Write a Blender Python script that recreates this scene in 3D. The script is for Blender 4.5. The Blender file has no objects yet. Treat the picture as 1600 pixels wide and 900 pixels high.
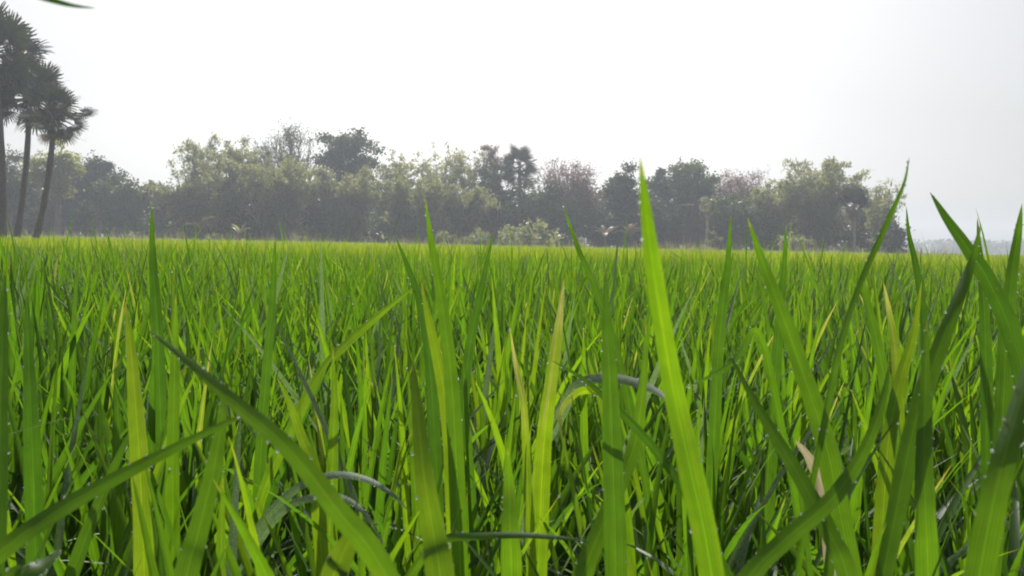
import bpy, math, random
import numpy as np
from mathutils import Vector, Matrix

rad = math.radians
SC = bpy.context.scene
COL = SC.collection
R0 = np.random.default_rng(7)
CAM_Z = 0.78
F = 1232.0          # focal length in photo pixels (photo is 1600 x 900)

# ------------------------------------------------------------------ camera
cam_d = bpy.data.cameras.new('camera')
cam = bpy.data.objects.new('camera', cam_d)
COL.objects.link(cam)
CAM_M = Matrix.Rotation(rad(90 - 3.2), 3, 'X') @ Matrix.Rotation(rad(1.15), 3, 'Z')
cam.matrix_world = Matrix.Translation((0, 0, CAM_Z)) @ CAM_M.to_4x4()
cam_d.sensor_width = 36.0
cam_d.lens = 36.0 * F / 1600.0
cam_d.clip_start = 0.02
cam_d.clip_end = 4000
cam_d.dof.use_dof = True
cam_d.dof.focus_distance = 1.35
cam_d.dof.aperture_fstop = 15.0
SC.camera = cam

def at(px, py, d):
    """real place of what the photo shows at pixel (px, py), d metres in front of the camera"""
    v = CAM_M @ Vector(((px - 800) / F, -(py - 450) / F, -1.0))
    return Vector((0, 0, CAM_Z)) + v * d

def spot(px, d):
    """ground position below a pixel column near the horizon"""
    p = at(px, 381, d)
    return Vector((p.x, p.y, 0.0))

def z_at(px, py, d):
    return at(px, py, d).z

# ------------------------------------------------------------------ object helpers
def tag(o, label=None, cat=None, group=None, kind=None):
    if label: o['label'] = label
    if cat: o['category'] = cat
    if group: o['group'] = group
    if kind: o['kind'] = kind
    return o

def empty(name, loc=(0, 0, 0)):
    o = bpy.data.objects.new(name, None)
    o.location = loc
    o.empty_display_size = 0.1
    COL.objects.link(o)
    return o

class MB:
    """collects vertices, quads, triangles and one vector attribute into ONE mesh object"""
    def __init__(s):
        s.v, s.q, s.t, s.a, s.qm, s.tm, s.n = [], [], [], [], [], [], 0
    def add(s, v, q=None, t=None, a=None, m=0):
        v = np.asarray(v, dtype=np.float32).reshape(-1, 3)
        s.v.append(v)
        if q is not None and len(q):
            q = np.asarray(q, dtype=np.int32).reshape(-1, 4)
            s.q.append(q + s.n); s.qm.append(np.full(len(q), m, np.int32))
        if t is not None and len(t):
            t = np.asarray(t, dtype=np.int32).reshape(-1, 3)
            s.t.append(t + s.n); s.tm.append(np.full(len(t), m, np.int32))
        if a is None: a = np.zeros((len(v), 3), np.float32)
        s.a.append(np.asarray(a, np.float32).reshape(-1, 3))
        s.n += len(v)
    def mesh(s, name, mats, smooth=True):
        me = bpy.data.meshes.new(name)
        v = np.concatenate(s.v) if s.v else np.zeros((0, 3), np.float32)
        q = np.concatenate(s.q) if s.q else np.zeros((0, 4), np.int32)
        t = np.concatenate(s.t) if s.t else np.zeros((0, 3), np.int32)
        mi = np.concatenate(s.qm + s.tm) if (s.qm or s.tm) else np.zeros(0, np.int32)
        me.vertices.add(len(v)); me.vertices.foreach_set('co', v.ravel())
        loops = np.concatenate([q.ravel(), t.ravel()]).astype(np.int32)
        me.loops.add(len(loops)); me.loops.foreach_set('vertex_index', loops)
        nq, nt = len(q), len(t)
        starts = np.concatenate([np.arange(nq) * 4, nq * 4 + np.arange(nt) * 3]).astype(np.int32)
        me.polygons.add(nq + nt)
        me.polygons.foreach_set('loop_start', starts)
        me.polygons.foreach_set('material_index', mi)
        me.polygons.foreach_set('use_smooth', np.full(nq + nt, smooth))
        at_ = me.attributes.new('blade', 'FLOAT_VECTOR', 'POINT')
        at_.data.foreach_set('vector', np.concatenate(s.a).ravel())
        me.update(calc_edges=True)
        for m in (mats if isinstance(mats, (list, tuple)) else [mats]): me.materials.append(m)
        return me
    def build(s, name, mats, parent=None, smooth=True):
        o = bpy.data.objects.new(name, s.mesh(name, mats, smooth))
        COL.objects.link(o)
        if parent is not None: o.parent = parent
        return o

def tube(mb, pts, radii, n=6, a=(0, 0, 0), m=0, cap=True):
    pts = [Vector(p) for p in pts]
    rows, aa = [], []
    ref = Vector((0.31, 0.94, 0.13)).normalized()
    for i, p in enumerate(pts):
        t = (pts[min(i + 1, len(pts) - 1)] - pts[max(i - 1, 0)])
        if t.length < 1e-9: t = Vector((0, 0, 1))
        t.normalize()
        u = t.cross(ref)
        if u.length < 1e-3: u = t.cross(Vector((1, 0, 0)))
        u.normalize(); w = t.cross(u)
        for k in range(n):
            an = 2 * math.pi * k / n
            rows.append(p + (u * math.cos(an) + w * math.sin(an)) * radii[i])
            aa.append((a[0], i / max(1, len(pts) - 1), a[2]))
    q = []
    for i in range(len(pts) - 1):
        for k in range(n):
            k2 = (k + 1) % n
            q.append((i * n + k, i * n + k2, (i + 1) * n + k2, (i + 1) * n + k))
    t = []
    if cap:
        for e in (0, len(pts) - 1):
            rows.append(pts[e]); aa.append(a); c = len(rows) - 1
            for k in range(n): t.append((c, e * n + k, e * n + (k + 1) % n))
    mb.add([tuple(r) for r in rows], q, t, aa, m)

def bez(p0, p1, p2, n=8):
    return [p0 * (1 - t) ** 2 + p1 * 2 * t * (1 - t) + p2 * t * t for t in [i / (n - 1) for i in range(n)]]

def catmull(pts, n):
    P = [pts[0] * 2 - pts[1]] + list(pts) + [pts[-1] * 2 - pts[-2]]
    segs = len(pts) - 1
    out = []
    for i in range(n):
        x = i / (n - 1) * segs
        k = min(int(x), segs - 1); t = x - k
        a, b, c, d = P[k], P[k + 1], P[k + 2], P[k + 3]
        out.append(0.5 * ((b * 2) + (c - a) * t + (a * 2 - b * 5 + c * 4 - d) * t * t + (b * 3 - a - c * 3 + d) * t ** 3))
    return out

def prof(s):
    """width of a rice leaf along its length: narrow collar, full middle, long sharp tip"""
    return (0.42 + 0.58 * np.clip(s / 0.30, 0, 1) ** 0.8) * np.clip(1 - s ** 2.6, 0, 1) ** 0.85 + 0.012

def blades(mb, base, az, lean, bend, L, W, rnd, S=7, A=3, roll=None, twist=None, fold=0.16, m=0, power=1.6, pf=prof):
    N = len(az)
    base = np.asarray(base, float).reshape(N, 3)
    roll = np.zeros(N) if roll is None else roll
    twist = np.zeros(N) if twist is None else twist
    s = np.linspace(0, 1, S + 1)
    sm = (s[1:] + s[:-1]) / 2
    th_m = lean[:, None] + bend[:, None] * sm[None] ** power
    dr = np.sin(th_m) * L[:, None] / S
    dz = np.cos(th_m) * L[:, None] / S
    r = np.concatenate([np.zeros((N, 1)), np.cumsum(dr, 1)], 1)
    z = np.concatenate([np.zeros((N, 1)), np.cumsum(dz, 1)], 1)
    ca, sa = np.cos(az)[:, None], np.sin(az)[:, None]
    C = np.stack([base[:, :1] + r * ca, base[:, 1:2] + r * sa, base[:, 2:] + z], -1)
    th = lean[:, None] + bend[:, None] * s[None] ** power
    e1 = np.stack([-sa * np.ones_like(th), ca * np.ones_like(th), np.zeros_like(th)], -1)
    nrm = np.stack([-np.cos(th) * ca, -np.cos(th) * sa, np.sin(th)], -1)
    rr = (roll[:, None] + twist[:, None] * s[None])[..., None]
    cx = e1 * np.cos(rr) + nrm * np.sin(rr)
    nn = nrm * np.cos(rr) - e1 * np.sin(rr)
    w = (W[:, None] * pf(s)[None])[..., None] * 0.5
    rowsu = [-1, 0, 1] if A == 3 else [-1, 1]
    V, AT = [], []
    for u in rowsu:
        V.append(C + cx * w * u + nn * (w * (2 * fold) * abs(u) if A == 3 else 0))
        AT.append(np.stack([np.full_like(th, u), np.broadcast_to(s, th.shape), np.broadcast_to(rnd[:, None], th.shape)], -1))
    V = np.stack(V, 2).reshape(-1, 3); AT = np.stack(AT, 2).reshape(-1, 3)
    k = np.arange(A - 1)[None, :]; i = np.arange(S)[:, None]
    q = np.stack([i * A + k, i * A + k + 1, (i + 1) * A + k + 1, (i + 1) * A + k], -1).reshape(-1, 4)
    Q = (q[None] + (np.arange(N) * (S + 1) * A)[:, None, None]).reshape(-1, 4)
    mb.add(V, Q, None, AT, m)
    return C, cx, w

# small icosphere for dew
import bmesh
_b = bmesh.new(); bmesh.ops.create_icosphere(_b, subdivisions=2, radius=1.0)
_b.verts.index_update()
ICO_V = np.array([v.co[:] for v in _b.verts]); ICO_T = np.array([[v.index for v in f.verts] for f in _b.faces]); _b.free()
_b = bmesh.new(); bmesh.ops.create_icosphere(_b, subdivisions=1, radius=1.0)
_b.verts.index_update()
ICO1_V = np.array([v.co[:] for v in _b.verts]); ICO1_T = np.array([[v.index for v in f.verts] for f in _b.faces]); _b.free()

def drops(mb, P, r, m=0, lod=0):
    V, T = (ICO_V, ICO_T) if lod == 0 else (ICO1_V, ICO1_T)
    P = np.asarray(P).reshape(-1, 3); r = np.asarray(r)
    n = len(P)
    if n == 0: return
    v = P[:, None, :] + V[None] * r[:, None, None]
    t = T[None] + (np.arange(n) * len(V))[:, None, None]
    mb.add(v.reshape(-1, 3), None, t.reshape(-1, 3), None, m)

# ------------------------------------------------------------------ materials
def new_mat(name):
    m = bpy.data.materials.new(name); m.use_nodes = True
    nt = m.node_tree; nt.nodes.clear()
    out = nt.nodes.new('ShaderNodeOutputMaterial')
    return m, nt, out

def N(nt, typ, **kw):
    n = nt.nodes.new(typ)
    for k, v in kw.items():
        if k.startswith('i_'):
            key = k[2:]
            n.inputs[int(key) if key.isdigit() else key].default_value = v
        else: setattr(n, k, v)
    return n

def ramp(nt, fac, stops, interp='LINEAR'):
    r = nt.nodes.new('ShaderNodeValToRGB'); r.color_ramp.interpolation = interp
    els = r.color_ramp.elements
    while len(els) < len(stops): els.new(0.5)
    for e, (p, c) in zip(els, stops): e.position = p; e.color = (*c, 1)
    nt.links.new(fac, r.inputs[0]); return r.outputs[0]

def math_n(nt, op, a, b=None, c=None):
    n = nt.nodes.new('ShaderNodeMath'); n.operation = op
    for i, x in enumerate((a, b, c)):
        if x is None: continue
        if isinstance(x, (int, float)): n.inputs[i].default_value = x
        else: nt.links.new(x, n.inputs[i])
    return n.outputs[0]

def mixc(nt, fac, a, b, typ='MIX'):
    n = nt.nodes.new('ShaderNodeMix'); n.data_type = 'RGBA'; n.blend_type = typ
    for key, x in ((0, fac), (6, a), (7, b)):
        if isinstance(x, (int, float)): n.inputs[key].default_value = x
        elif isinstance(x, tuple): n.inputs[key].default_value = (*x, 1)
        else: nt.links.new(x, n.inputs[key])
    return n.outputs[2]

def rice_material(name, stops, trans_gain=(2.05, 1.80, 0.5), trans=0.58, veins=True, rough=0.42, sheen=0.0, spec=0.5, frost=False):
    m, nt, out = new_mat(name)
    L = nt.links.new
    att = N(nt, 'ShaderNodeAttribute', attribute_name='blade')
    sep = N(nt, 'ShaderNodeSeparateXYZ'); L(att.outputs['Vector'], sep.inputs[0])
    u, v, rn = sep.outputs
    tc = N(nt, 'ShaderNodeTexCoord')
    rs = rn
    if veins:     # long pale and dark streaks; old leaves turn from the tip down
        cb = N(nt, 'ShaderNodeCombineXYZ')
        L(math_n(nt, 'MULTIPLY', u, 1.6), cb.inputs[0]); L(math_n(nt, 'MULTIPLY', v, 3.5), cb.inputs[1]); L(math_n(nt, 'MULTIPLY', rn, 61.0), cb.inputs[2])
        ns = N(nt, 'ShaderNodeTexNoise', i_Scale=1.6, i_Detail=4.0, i_Roughness=0.6); L(cb.outputs[0], ns.inputs['Vector'])
        st = math_n(nt, 'MULTIPLY_ADD', ns.outputs['Fac'], 0.5, -0.25)
        old = math_n(nt, 'GREATER_THAN', rn, 0.915)
        young = math_n(nt, 'MINIMUM', math_n(nt, 'ADD', rn, st), 0.90)
        aged = math_n(nt, 'ADD', math_n(nt, 'ADD', rn, math_n(nt, 'MULTIPLY_ADD', v, 0.42, -0.32)), math_n(nt, 'MULTIPLY', st, 1.2))
        mxr = N(nt, 'ShaderNodeMix'); L(old, mxr.inputs[0]); L(young, mxr.inputs[2]); L(aged, mxr.inputs[3])
        rs = mxr.outputs[0]
    col = ramp(nt, rs, stops)
    if veins:
        nz = N(nt, 'ShaderNodeTexNoise', i_Scale=70.0, i_Detail=3.0); L(tc.outputs['Object'], nz.inputs['Vector'])
        blot = math_n(nt, 'MULTIPLY_ADD', nz.outputs['Fac'], 0.6, 0.7)
        wv = math_n(nt, 'SINE', math_n(nt, 'ADD', math_n(nt, 'MULTIPLY', u, 24.0), math_n(nt, 'MULTIPLY', nz.outputs['Fac'], 5.0)))
        vein = math_n(nt, 'MULTIPLY_ADD', wv, 0.10, 1.0)
        au = math_n(nt, 'ABSOLUTE', u)
        rib = math_n(nt, 'LESS_THAN', au, 0.07)
        g = math_n(nt, 'MULTIPLY', blot, vein)
        g = math_n(nt, 'ADD', g, math_n(nt, 'MULTIPLY', rib, 0.32))
        comb = N(nt, 'ShaderNodeCombineColor'); [L(g, comb.inputs[i]) for i in range(3)]
        col = mixc(nt, 1.0, col, comb.outputs[0], 'MULTIPLY')
        # dry, straw coloured extreme tip and scattered rusty specks
        tipf = math_n(nt, 'MULTIPLY', math_n(nt, 'GREATER_THAN', math_n(nt, 'ADD', v, math_n(nt, 'MULTIPLY', rn, 0.05)), 0.992), 0.25)
        col = mixc(nt, tipf, col, (0.30, 0.22, 0.09))
        n2 = N(nt, 'ShaderNodeTexNoise', i_Scale=420.0, i_Detail=1.0); L(tc.outputs['Object'], n2.inputs['Vector'])
        col = mixc(nt, math_n(nt, 'MULTIPLY', math_n(nt, 'GREATER_THAN', n2.outputs['Fac'], 0.74), 0.5), col, (0.16, 0.10, 0.03))
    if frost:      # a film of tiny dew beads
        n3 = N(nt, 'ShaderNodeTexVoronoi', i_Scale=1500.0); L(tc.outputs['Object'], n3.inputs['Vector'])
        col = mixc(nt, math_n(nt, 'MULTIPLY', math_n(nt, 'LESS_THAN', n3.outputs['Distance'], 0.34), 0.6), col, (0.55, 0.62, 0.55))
    p = N(nt, 'ShaderNodeBsdfPrincipled', i_Roughness=rough)
    p.inputs['Specular IOR Level'].default_value = spec
    p.inputs['Sheen Weight'].default_value = sheen
    p.inputs['Sheen Roughness'].default_value = 0.35
    L(col, p.inputs['Base Color'])
    if veins:
        bp = N(nt, 'ShaderNodeBump', i_Strength=0.15, i_Distance=0.0005); L(wv, bp.inputs['Height']); L(bp.outputs[0], p.inputs['Normal'])
    tr = N(nt, 'ShaderNodeBsdfTranslucent')
    L(mixc(nt, 1.0, col, trans_gain, 'MULTIPLY'), tr.inputs['Color'])
    mx = N(nt, 'ShaderNodeMixShader', i_0=trans)
    L(p.outputs[0], mx.inputs[1]); L(tr.outputs[0], mx.inputs[2]); L(mx.outputs[0], out.inputs['Surface'])
    return m

RICE_STOPS = [(0.0, (0.022, 0.068, 0.013)), (0.30, (0.042, 0.112, 0.013)), (0.62, (0.066, 0.152, 0.012)),
              (0.88, (0.118, 0.205, 0.014)), (0.94, (0.14, 0.19, 0.065)), (1.0, (0.215, 0.235, 0.17))]
M_RICE = rice_material('rice_leaf', RICE_STOPS, sheen=0.25)
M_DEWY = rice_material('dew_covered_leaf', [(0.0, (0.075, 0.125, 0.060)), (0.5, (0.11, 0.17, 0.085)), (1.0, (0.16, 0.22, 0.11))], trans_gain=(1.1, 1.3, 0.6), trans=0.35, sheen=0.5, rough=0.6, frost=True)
M_FIELD = rice_material('rice_field_leaf', [(0.0, (0.065, 0.125, 0.010)), (0.5, (0.135, 0.210, 0.013)), (0.9, (0.20, 0.265, 0.018)), (1.0, (0.25, 0.26, 0.06))],
                        veins=False, rough=0.55, trans=0.64)
M_DRY = rice_material('withered_leaf', [(0.0, (0.30, 0.27, 0.17)), (1.0, (0.42, 0.38, 0.26))], trans_gain=(1.2, 1.1, 0.9), trans=0.35, rough=0.7)
M_BANANA = rice_material('banana_leaf', [(0.0, (0.10, 0.14, 0.045)), (1.0, (0.22, 0.24, 0.10))], trans_gain=(1.5, 1.4, 0.9), veins=False, rough=0.4)

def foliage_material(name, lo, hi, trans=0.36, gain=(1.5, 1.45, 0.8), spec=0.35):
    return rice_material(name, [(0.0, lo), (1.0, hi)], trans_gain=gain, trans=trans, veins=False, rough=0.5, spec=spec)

def bark_material(name, c0, c1, scale=3.0):
    m, nt, out = new_mat(name); L = nt.links.new
    tc = N(nt, 'ShaderNodeTexCoord')
    mp = N(nt, 'ShaderNodeMapping'); mp.inputs['Scale'].default_value = (1, 1, 0.3); L(tc.outputs['Object'], mp.inputs[0])
    nz = N(nt, 'ShaderNodeTexNoise', i_Scale=scale * 3, i_Detail=6.0); L(mp.outputs[0], nz.inputs['Vector'])
    col = ramp(nt, nz.outputs['Fac'], [(0.3, c0), (0.7, c1)])
    p = N(nt, 'ShaderNodeBsdfPrincipled', i_Roughness=0.9); L(col, p.inputs['Base Color'])
    bp = N(nt, 'ShaderNodeBump', i_Strength=0.5, i_Distance=0.05); L(nz.outputs['Fac'], bp.inputs['Height']); L(bp.outputs[0], p.inputs['Normal'])
    L(p.outputs[0], out.inputs['Surface']); return m

def dew_material():
    m, nt, out = new_mat('dew_water'); L = nt.links.new
    g = N(nt, 'ShaderNodeBsdfPrincipled', i_Roughness=0.06, i_IOR=1.33)
    g.inputs['Base Color'].default_value = (0.98, 1, 0.99, 1)
    g.inputs['Transmission Weight'].default_value = 0.8
    g.inputs['Specular IOR Level'].default_value = 0.9
    L(g.outputs[0], out.inputs['Surface']); return m
M_DEW = dew_material()

M_BARK = bark_material('grey_bark', (0.10, 0.085, 0.07), (0.20, 0.17, 0.14))
M_PALMBARK = bark_material('palm_bark', (0.08, 0.07, 0.06), (0.17, 0.15, 0.13), 6)
M_PALEBARK = bark_material('pale_bark', (0.20, 0.175, 0.15), (0.34, 0.30, 0.25))
M_TWIG = bark_material('reddish_twig', (0.15, 0.09, 0.08), (0.24, 0.15, 0.13))
M_CULM = bark_material('bamboo_culm', (0.16, 0.15, 0.08), (0.26, 0.24, 0.13))
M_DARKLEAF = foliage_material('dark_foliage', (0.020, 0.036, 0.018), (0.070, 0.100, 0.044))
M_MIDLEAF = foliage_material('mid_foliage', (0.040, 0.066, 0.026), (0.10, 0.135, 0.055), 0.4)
M_YELLEAF = foliage_material('yellow_green_foliage', (0.13, 0.155, 0.030), (0.27, 0.29, 0.06), 0.55)
M_BAMLEAF = foliage_material('bamboo_foliage', (0.12, 0.14, 0.060), (0.28, 0.29, 0.15), 0.52)
M_PINKLEAF = foliage_material('reddish_foliage', (0.20, 0.14, 0.135), (0.40, 0.30, 0.28), 0.4, (1.2, 1.1, 1.0))
M_PALELEAF = foliage_material('pale_foliage', (0.13, 0.16, 0.07), (0.30, 0.32, 0.17), 0.4)
M_PALMLEAF = foliage_material('palm_frond', (0.022, 0.034, 0.018), (0.05, 0.068, 0.03), 0.15, spec=0.12)
M_DEADFROND = foliage_material('dead_frond', (0.20, 0.16, 0.11), (0.34, 0.28, 0.20), 0.25, (1.1, 1.0, 0.9), spec=0.1)
M_FARLEAF = foliage_material('far_foliage', (0.03, 0.05, 0.025), (0.07, 0.10, 0.045))

def ground_material(name, stops, scale, detail=8):
    m, nt, out = new_mat(name); L = nt.links.new
    tc = N(nt, 'ShaderNodeTexCoord')
    nz = N(nt, 'ShaderNodeTexNoise', i_Scale=scale, i_Detail=detail, i_Roughness=0.65); L(tc.outputs['Object'], nz.inputs['Vector'])
    col = ramp(nt, nz.outputs['Fac'], stops)
    p = N(nt, 'ShaderNodeBsdfPrincipled', i_Roughness=0.8); L(col, p.inputs['Base Color'])
    bp = N(nt, 'ShaderNodeBump', i_Strength=0.6, i_Distance=0.03); L(nz.outputs['Fac'], bp.inputs['Height']); L(bp.outputs[0], p.inputs['Normal'])
    L(p.outputs[0], out.inputs['Surface']); return m

# ------------------------------------------------------------------ ground
def sheet(name, x0, x1, y0, y1, z, mat, nx=40, ny=40, amp=0.0):
    xs = np.linspace(x0, x1, nx + 1); ys = np.linspace(y0, y1, ny + 1)
    X, Y = np.meshgrid(xs, ys)
    Z = z + amp * (np.sin(X * 0.9 + 1) * np.sin(Y * 0.7) + 0.5 * np.sin(X * 2.3 + Y * 1.7))
    v = np.stack([X, Y, Z], -1).reshape(-1, 3)
    i, j = np.meshgrid(np.arange(nx), np.arange(ny))
    a = (j * (nx + 1) + i).ravel()
    q = np.stack([a, a + 1, a + nx + 2, a + nx + 1], -1)
    mb = MB(); mb.add(v, q)
    return mb.build(name, mat)

M_MUD = ground_material('paddy_mud', [(0.3, (0.035, 0.028, 0.018)), (0.55, (0.060, 0.050, 0.030)), (0.75, (0.045, 0.060, 0.022))], 5.0)
M_VERGE = ground_material('dry_verge', [(0.3, (0.10, 0.10, 0.05)), (0.5, (0.17, 0.16, 0.09)), (0.7, (0.25, 0.22, 0.14))], 1.2)
tag(sheet('ground', -640, 640, -60, 640, 0.0, M_MUD, 60, 60), kind='structure')
EDGE = 66.0                       # where the paddy ends and the dry verge starts
tag(sheet('path', -120, 46, EDGE + 0.5, 72, 0.10, M_VERGE, 80, 6, 0.03), kind='structure')
tag(sheet('terrain', -120, 46, 72, 150, 0.06, ground_material('woodland_floor', [(0.3, (0.05, 0.045, 0.03)), (0.7, (0.11, 0.10, 0.06))], 0.8), 60, 20, 0.03), kind='structure')

# ------------------------------------------------------------------ rice
def clump(rng, mb, x, y, nt, S, A, wscale=1.0, hscale=1.0, dmb=None, ndew=0, stems=True, lod=0, leaves=(1, 1, 1, 1), tint=0.0):
    """one hill of rice: nt tillers fanning out of the mud, each with its leaves"""
    ta = rng.uniform(0, 2 * math.pi, nt); tl = np.abs(rng.normal(0, rad(6.5), nt))
    off = rng.normal(0, 0.026, (nt, 2))
    top = rng.normal(0.36, 0.04, nt) * hscale
    B0 = np.stack([x + off[:, 0], y + off[:, 1], np.zeros(nt)], -1)
    if stems:
        blades(mb, B0, ta, tl, np.zeros(nt), top * 1.05, np.full(nt, 0.0065 * wscale), rng.uniform(0.25, 0.8, nt), S=2, A=A,
               roll=rng.uniform(0, 3, nt), pf=lambda s: 1 - 0.4 * s)
    dirv = np.stack([np.cos(ta) * np.sin(tl), np.sin(ta) * np.sin(tl), np.cos(tl)], -1)
    spec = [  # collar height share, length, lean add range, bend range, width, tint range
        (1.00, (0.30, 0.05), (rad(-2), rad(9)), (0.02, 0.35), 0.0095, (0.20, 0.74)),
        (0.80, (0.36, 0.05), (rad(5), rad(17)), (0.05, 0.70), 0.0112, (0.12, 0.75)),
        (0.55, (0.37, 0.05), (rad(10), rad(30)), (0.25, 1.50), 0.0105, (0.05, 0.65)),
        (0.32, (0.30, 0.05), (rad(20), rad(48)), (0.70, 2.10), 0.0092, (0.05, 0.96)),
    ]
    tips = []
    for on, (hs, (lm, ls), la, bd, w, tt) in zip(leaves, spec):
        if not on: continue
        keep = rng.uniform(0, 1, nt) < on
        n = int(keep.sum())
        if n == 0: continue
        base = B0[keep] + dirv[keep] * (top[keep] * hs)[:, None]
        az = np.where(rng.uniform(0, 1, n) < 0.5, ta[keep], rng.uniform(0, 2 * math.pi, n))
        tall = (rng.uniform(0, 1, n) < (0.016 if lod and hs > 0.7 else 0.0)) * rng.uniform(0.05, 0.17, n)
        Lq = np.clip(rng.normal(lm, ls, n) + tall * 1.6, 0.15, 0.62) * hscale
        Lq = np.minimum(Lq, np.maximum(0.14, (rng.normal(0.755, 0.03, n) + tall - base[:, 2]) / np.cos(tl[keep])))
        rn = np.clip(rng.uniform(*tt, n) + tint, 0, 0.9)
        old = rng.uniform(0, 1, n) < (0.012 if hs > 0.5 else 0.10)
        rn = np.where(old, rng.uniform(0.92, 1.0, n), rn)
        args = (base, az, tl[keep] + rng.uniform(*la, n), rng.uniform(*bd, n), Lq, rng.normal(w, 0.0018, n) * wscale, rn, rng.normal(0, 0.35, n), rng.normal(0, 0.7, n))
        wet = rng.uniform(0, 1, n) < (0.0 if hs > 0.9 else 0.13 if hs > 0.7 else 0.45)
        for sel, mi in ((~wet, 0), (wet, 3)):
            if not sel.any(): continue
            a_ = [q[sel] for q in args]
            C, cx, wv = blades(mb, *a_[:7], S=S, A=A, roll=a_[7], twist=a_[8], m=mi)
            if mi == 0 or not tips: tips.append((C, cx, wv))
    if dmb is not None and ndew:
        P, r = [], []
        for _ in range(ndew):
            C, cx, wv = tips[rng.integers(0, min(3, len(tips)))]
            i = rng.integers(0, len(C)); j = rng.integers(1, C.shape[1])
            t = rng.uniform(0, 1); j0 = j - 1
            side = rng.choice([-1, 1])
            a = C[i, j0] + cx[i, j0] * wv[i, j0] * side; b = C[i, j] + cx[i, j] * wv[i, j] * side
            P.append(a + (b - a) * t); r.append((0.0004 + 0.0008 * rng.uniform() ** 2) * (1.15 if lod else 1))
        if tips:
            C = tips[0][0]
            for i in range(len(C)):
                if rng.uniform() < 0.3: P.append(C[i, -1]); r.append(rng.uniform(0.0006, 0.0010))
        drops(dmb, P, np.array(r), 1, lod)

# near hills of rice, each one a thing of its own
def wedge_ok(x, y, half=0.80, pad=0.9):
    return abs(x) < half * y + pad

GROUPS = [
    ('upright dark green rice plant with dewy leaves, near the camera', 'dark upright rice plants', 0.0, -0.12),
    ('bushy mid-green rice plant with arching dewy leaves', 'bushy rice plants', 1.0, 0.0),
    ('light yellow-green rice plant with narrow dewy leaves', 'light yellow-green rice plants', 0.0, 0.10),
]
protos = []
for gi, (lab, grp, arch, tint) in enumerate(GROUPS):
    for k in range(3):
        rng = np.random.default_rng(100 + gi * 10 + k)
        mb = MB()
        clump(rng, mb, 0, 0, 18, 9, 3, 1.0, 1.0, mb, 60, leaves=(1, 1, 1, 0.9 if arch else 0.6), tint=tint)
        protos.append((gi, mb.mesh('rice_plant', [M_RICE, M_DEW, M_FIELD, M_DEWY])))
NEAR = 2.7
hills = []
rng = np.random.default_rng(5)
sp = 0.19
for iy in range(-1, 17):
    for ix in range(-18, 19):
        x = ix * sp + rng.normal(0, 0.03); y = 0.50 + iy * sp + rng.normal(0, 0.03)
        hills.append((x, y))
far_hills = []
for x, y in hills:
    if y < 0.40 or (y < 0.62 and abs(x) < 0.10): continue
    rr = math.hypot(x, y)
    if rr < NEAR and abs(x) < 0.72 * y + 0.22:
        gi, me = protos[rng.integers(0, len(protos))]
        o = bpy.data.objects.new('rice_plant', me)
        COL.objects.link(o)
        hs = rng.normal(1.0, 0.05)
        if y < 0.8: hs = min(hs, 0.88 + 0.07 * rng.uniform())
        o.location = (x, y, 0); o.rotation_euler = (0, 0, rng.uniform(0, 6.28)); o.scale = (1, 1, hs)
        tag(o, GROUPS[gi][0], 'rice plant', GROUPS[gi][1])
    elif y > 0.4:
        far_hills.append((x, y))

# the rest of the crop runs on as one mass
crop = MB()
rng = np.random.default_rng(11)
for x, y in far_hills:
    clump(rng, crop, x, y, 16, 6, 3, 1.0, rng.normal(1.0, 0.05), crop, 6, lod=1)
def grid(y0, y1, s, half, pad, rng, xmin=-1e9):
    out = []
    for y in np.arange(y0, y1, s):
        hx = half * y + pad
        xs = np.arange(max(-hx, xmin), hx, s)
        xs = xs + rng.normal(0, s * 0.2, len(xs))
        out.append(np.stack([xs, y + rng.normal(0, s * 0.2, len(xs))], -1))
    return np.concatenate(out)
lo_y = 0.50 + 17 * sp
for x, y in grid(lo_y, 8.0, 0.20, 0.78, 1.2, rng):
    clump(rng, crop, x, y, 15, 4, 2, 1.0, rng.normal(1.0, 0.055), crop, 5, lod=1, leaves=(1, 1, 0.8, 0.3), tint=0.14)
def strip(y0, y1, s, nl, W, S, xmin=-1e9, half=0.78, pad=2.0):
    P = grid(y0, y1, s, half, pad, rng, xmin)
    P = np.repeat(P, nl, 0); n = len(P)
    P = P + rng.normal(0, s * 0.3, (n, 2))
    b = np.stack([P[:, 0], P[:, 1], rng.uniform(0.10, 0.32, n)], -1)
    hs = 1.0 + 0.08 * np.sin(P[:, 0] * 0.35 + P[:, 1] * 0.22) * np.sin(P[:, 1] * 0.13 + 1) + rng.normal(0, 0.045, n) + (rng.uniform(0, 1, n) < 0.04) * rng.uniform(0, 0.5, n)
    blades(crop, b, rng.uniform(0, 2 * math.pi, n), np.abs(rng.normal(rad(9), rad(9), n)), rng.uniform(0.02, 0.7, n), rng.normal(0.36, 0.04, n) * hs,
           np.abs(rng.normal(W, W * 0.15, n)), np.clip(rng.beta(2.2, 2.0, n), 0, 1), S=S, A=2, roll=rng.normal(0, 0.4, n), m=2)
strip(8.0, 16, 0.18, 15, 0.013, 3)
strip(16, 30, 0.25, 14, 0.018, 2)
strip(30, EDGE, 0.42, 11, 0.035, 2)
strip(EDGE, 200, 1.3, 9, 0.10, 2, xmin=31)
o = crop.build('rice_crop', [M_RICE, M_DEW, M_FIELD, M_DEWY])
tag(o, 'rice crop stretching away to the trees', kind='stuff')

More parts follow.
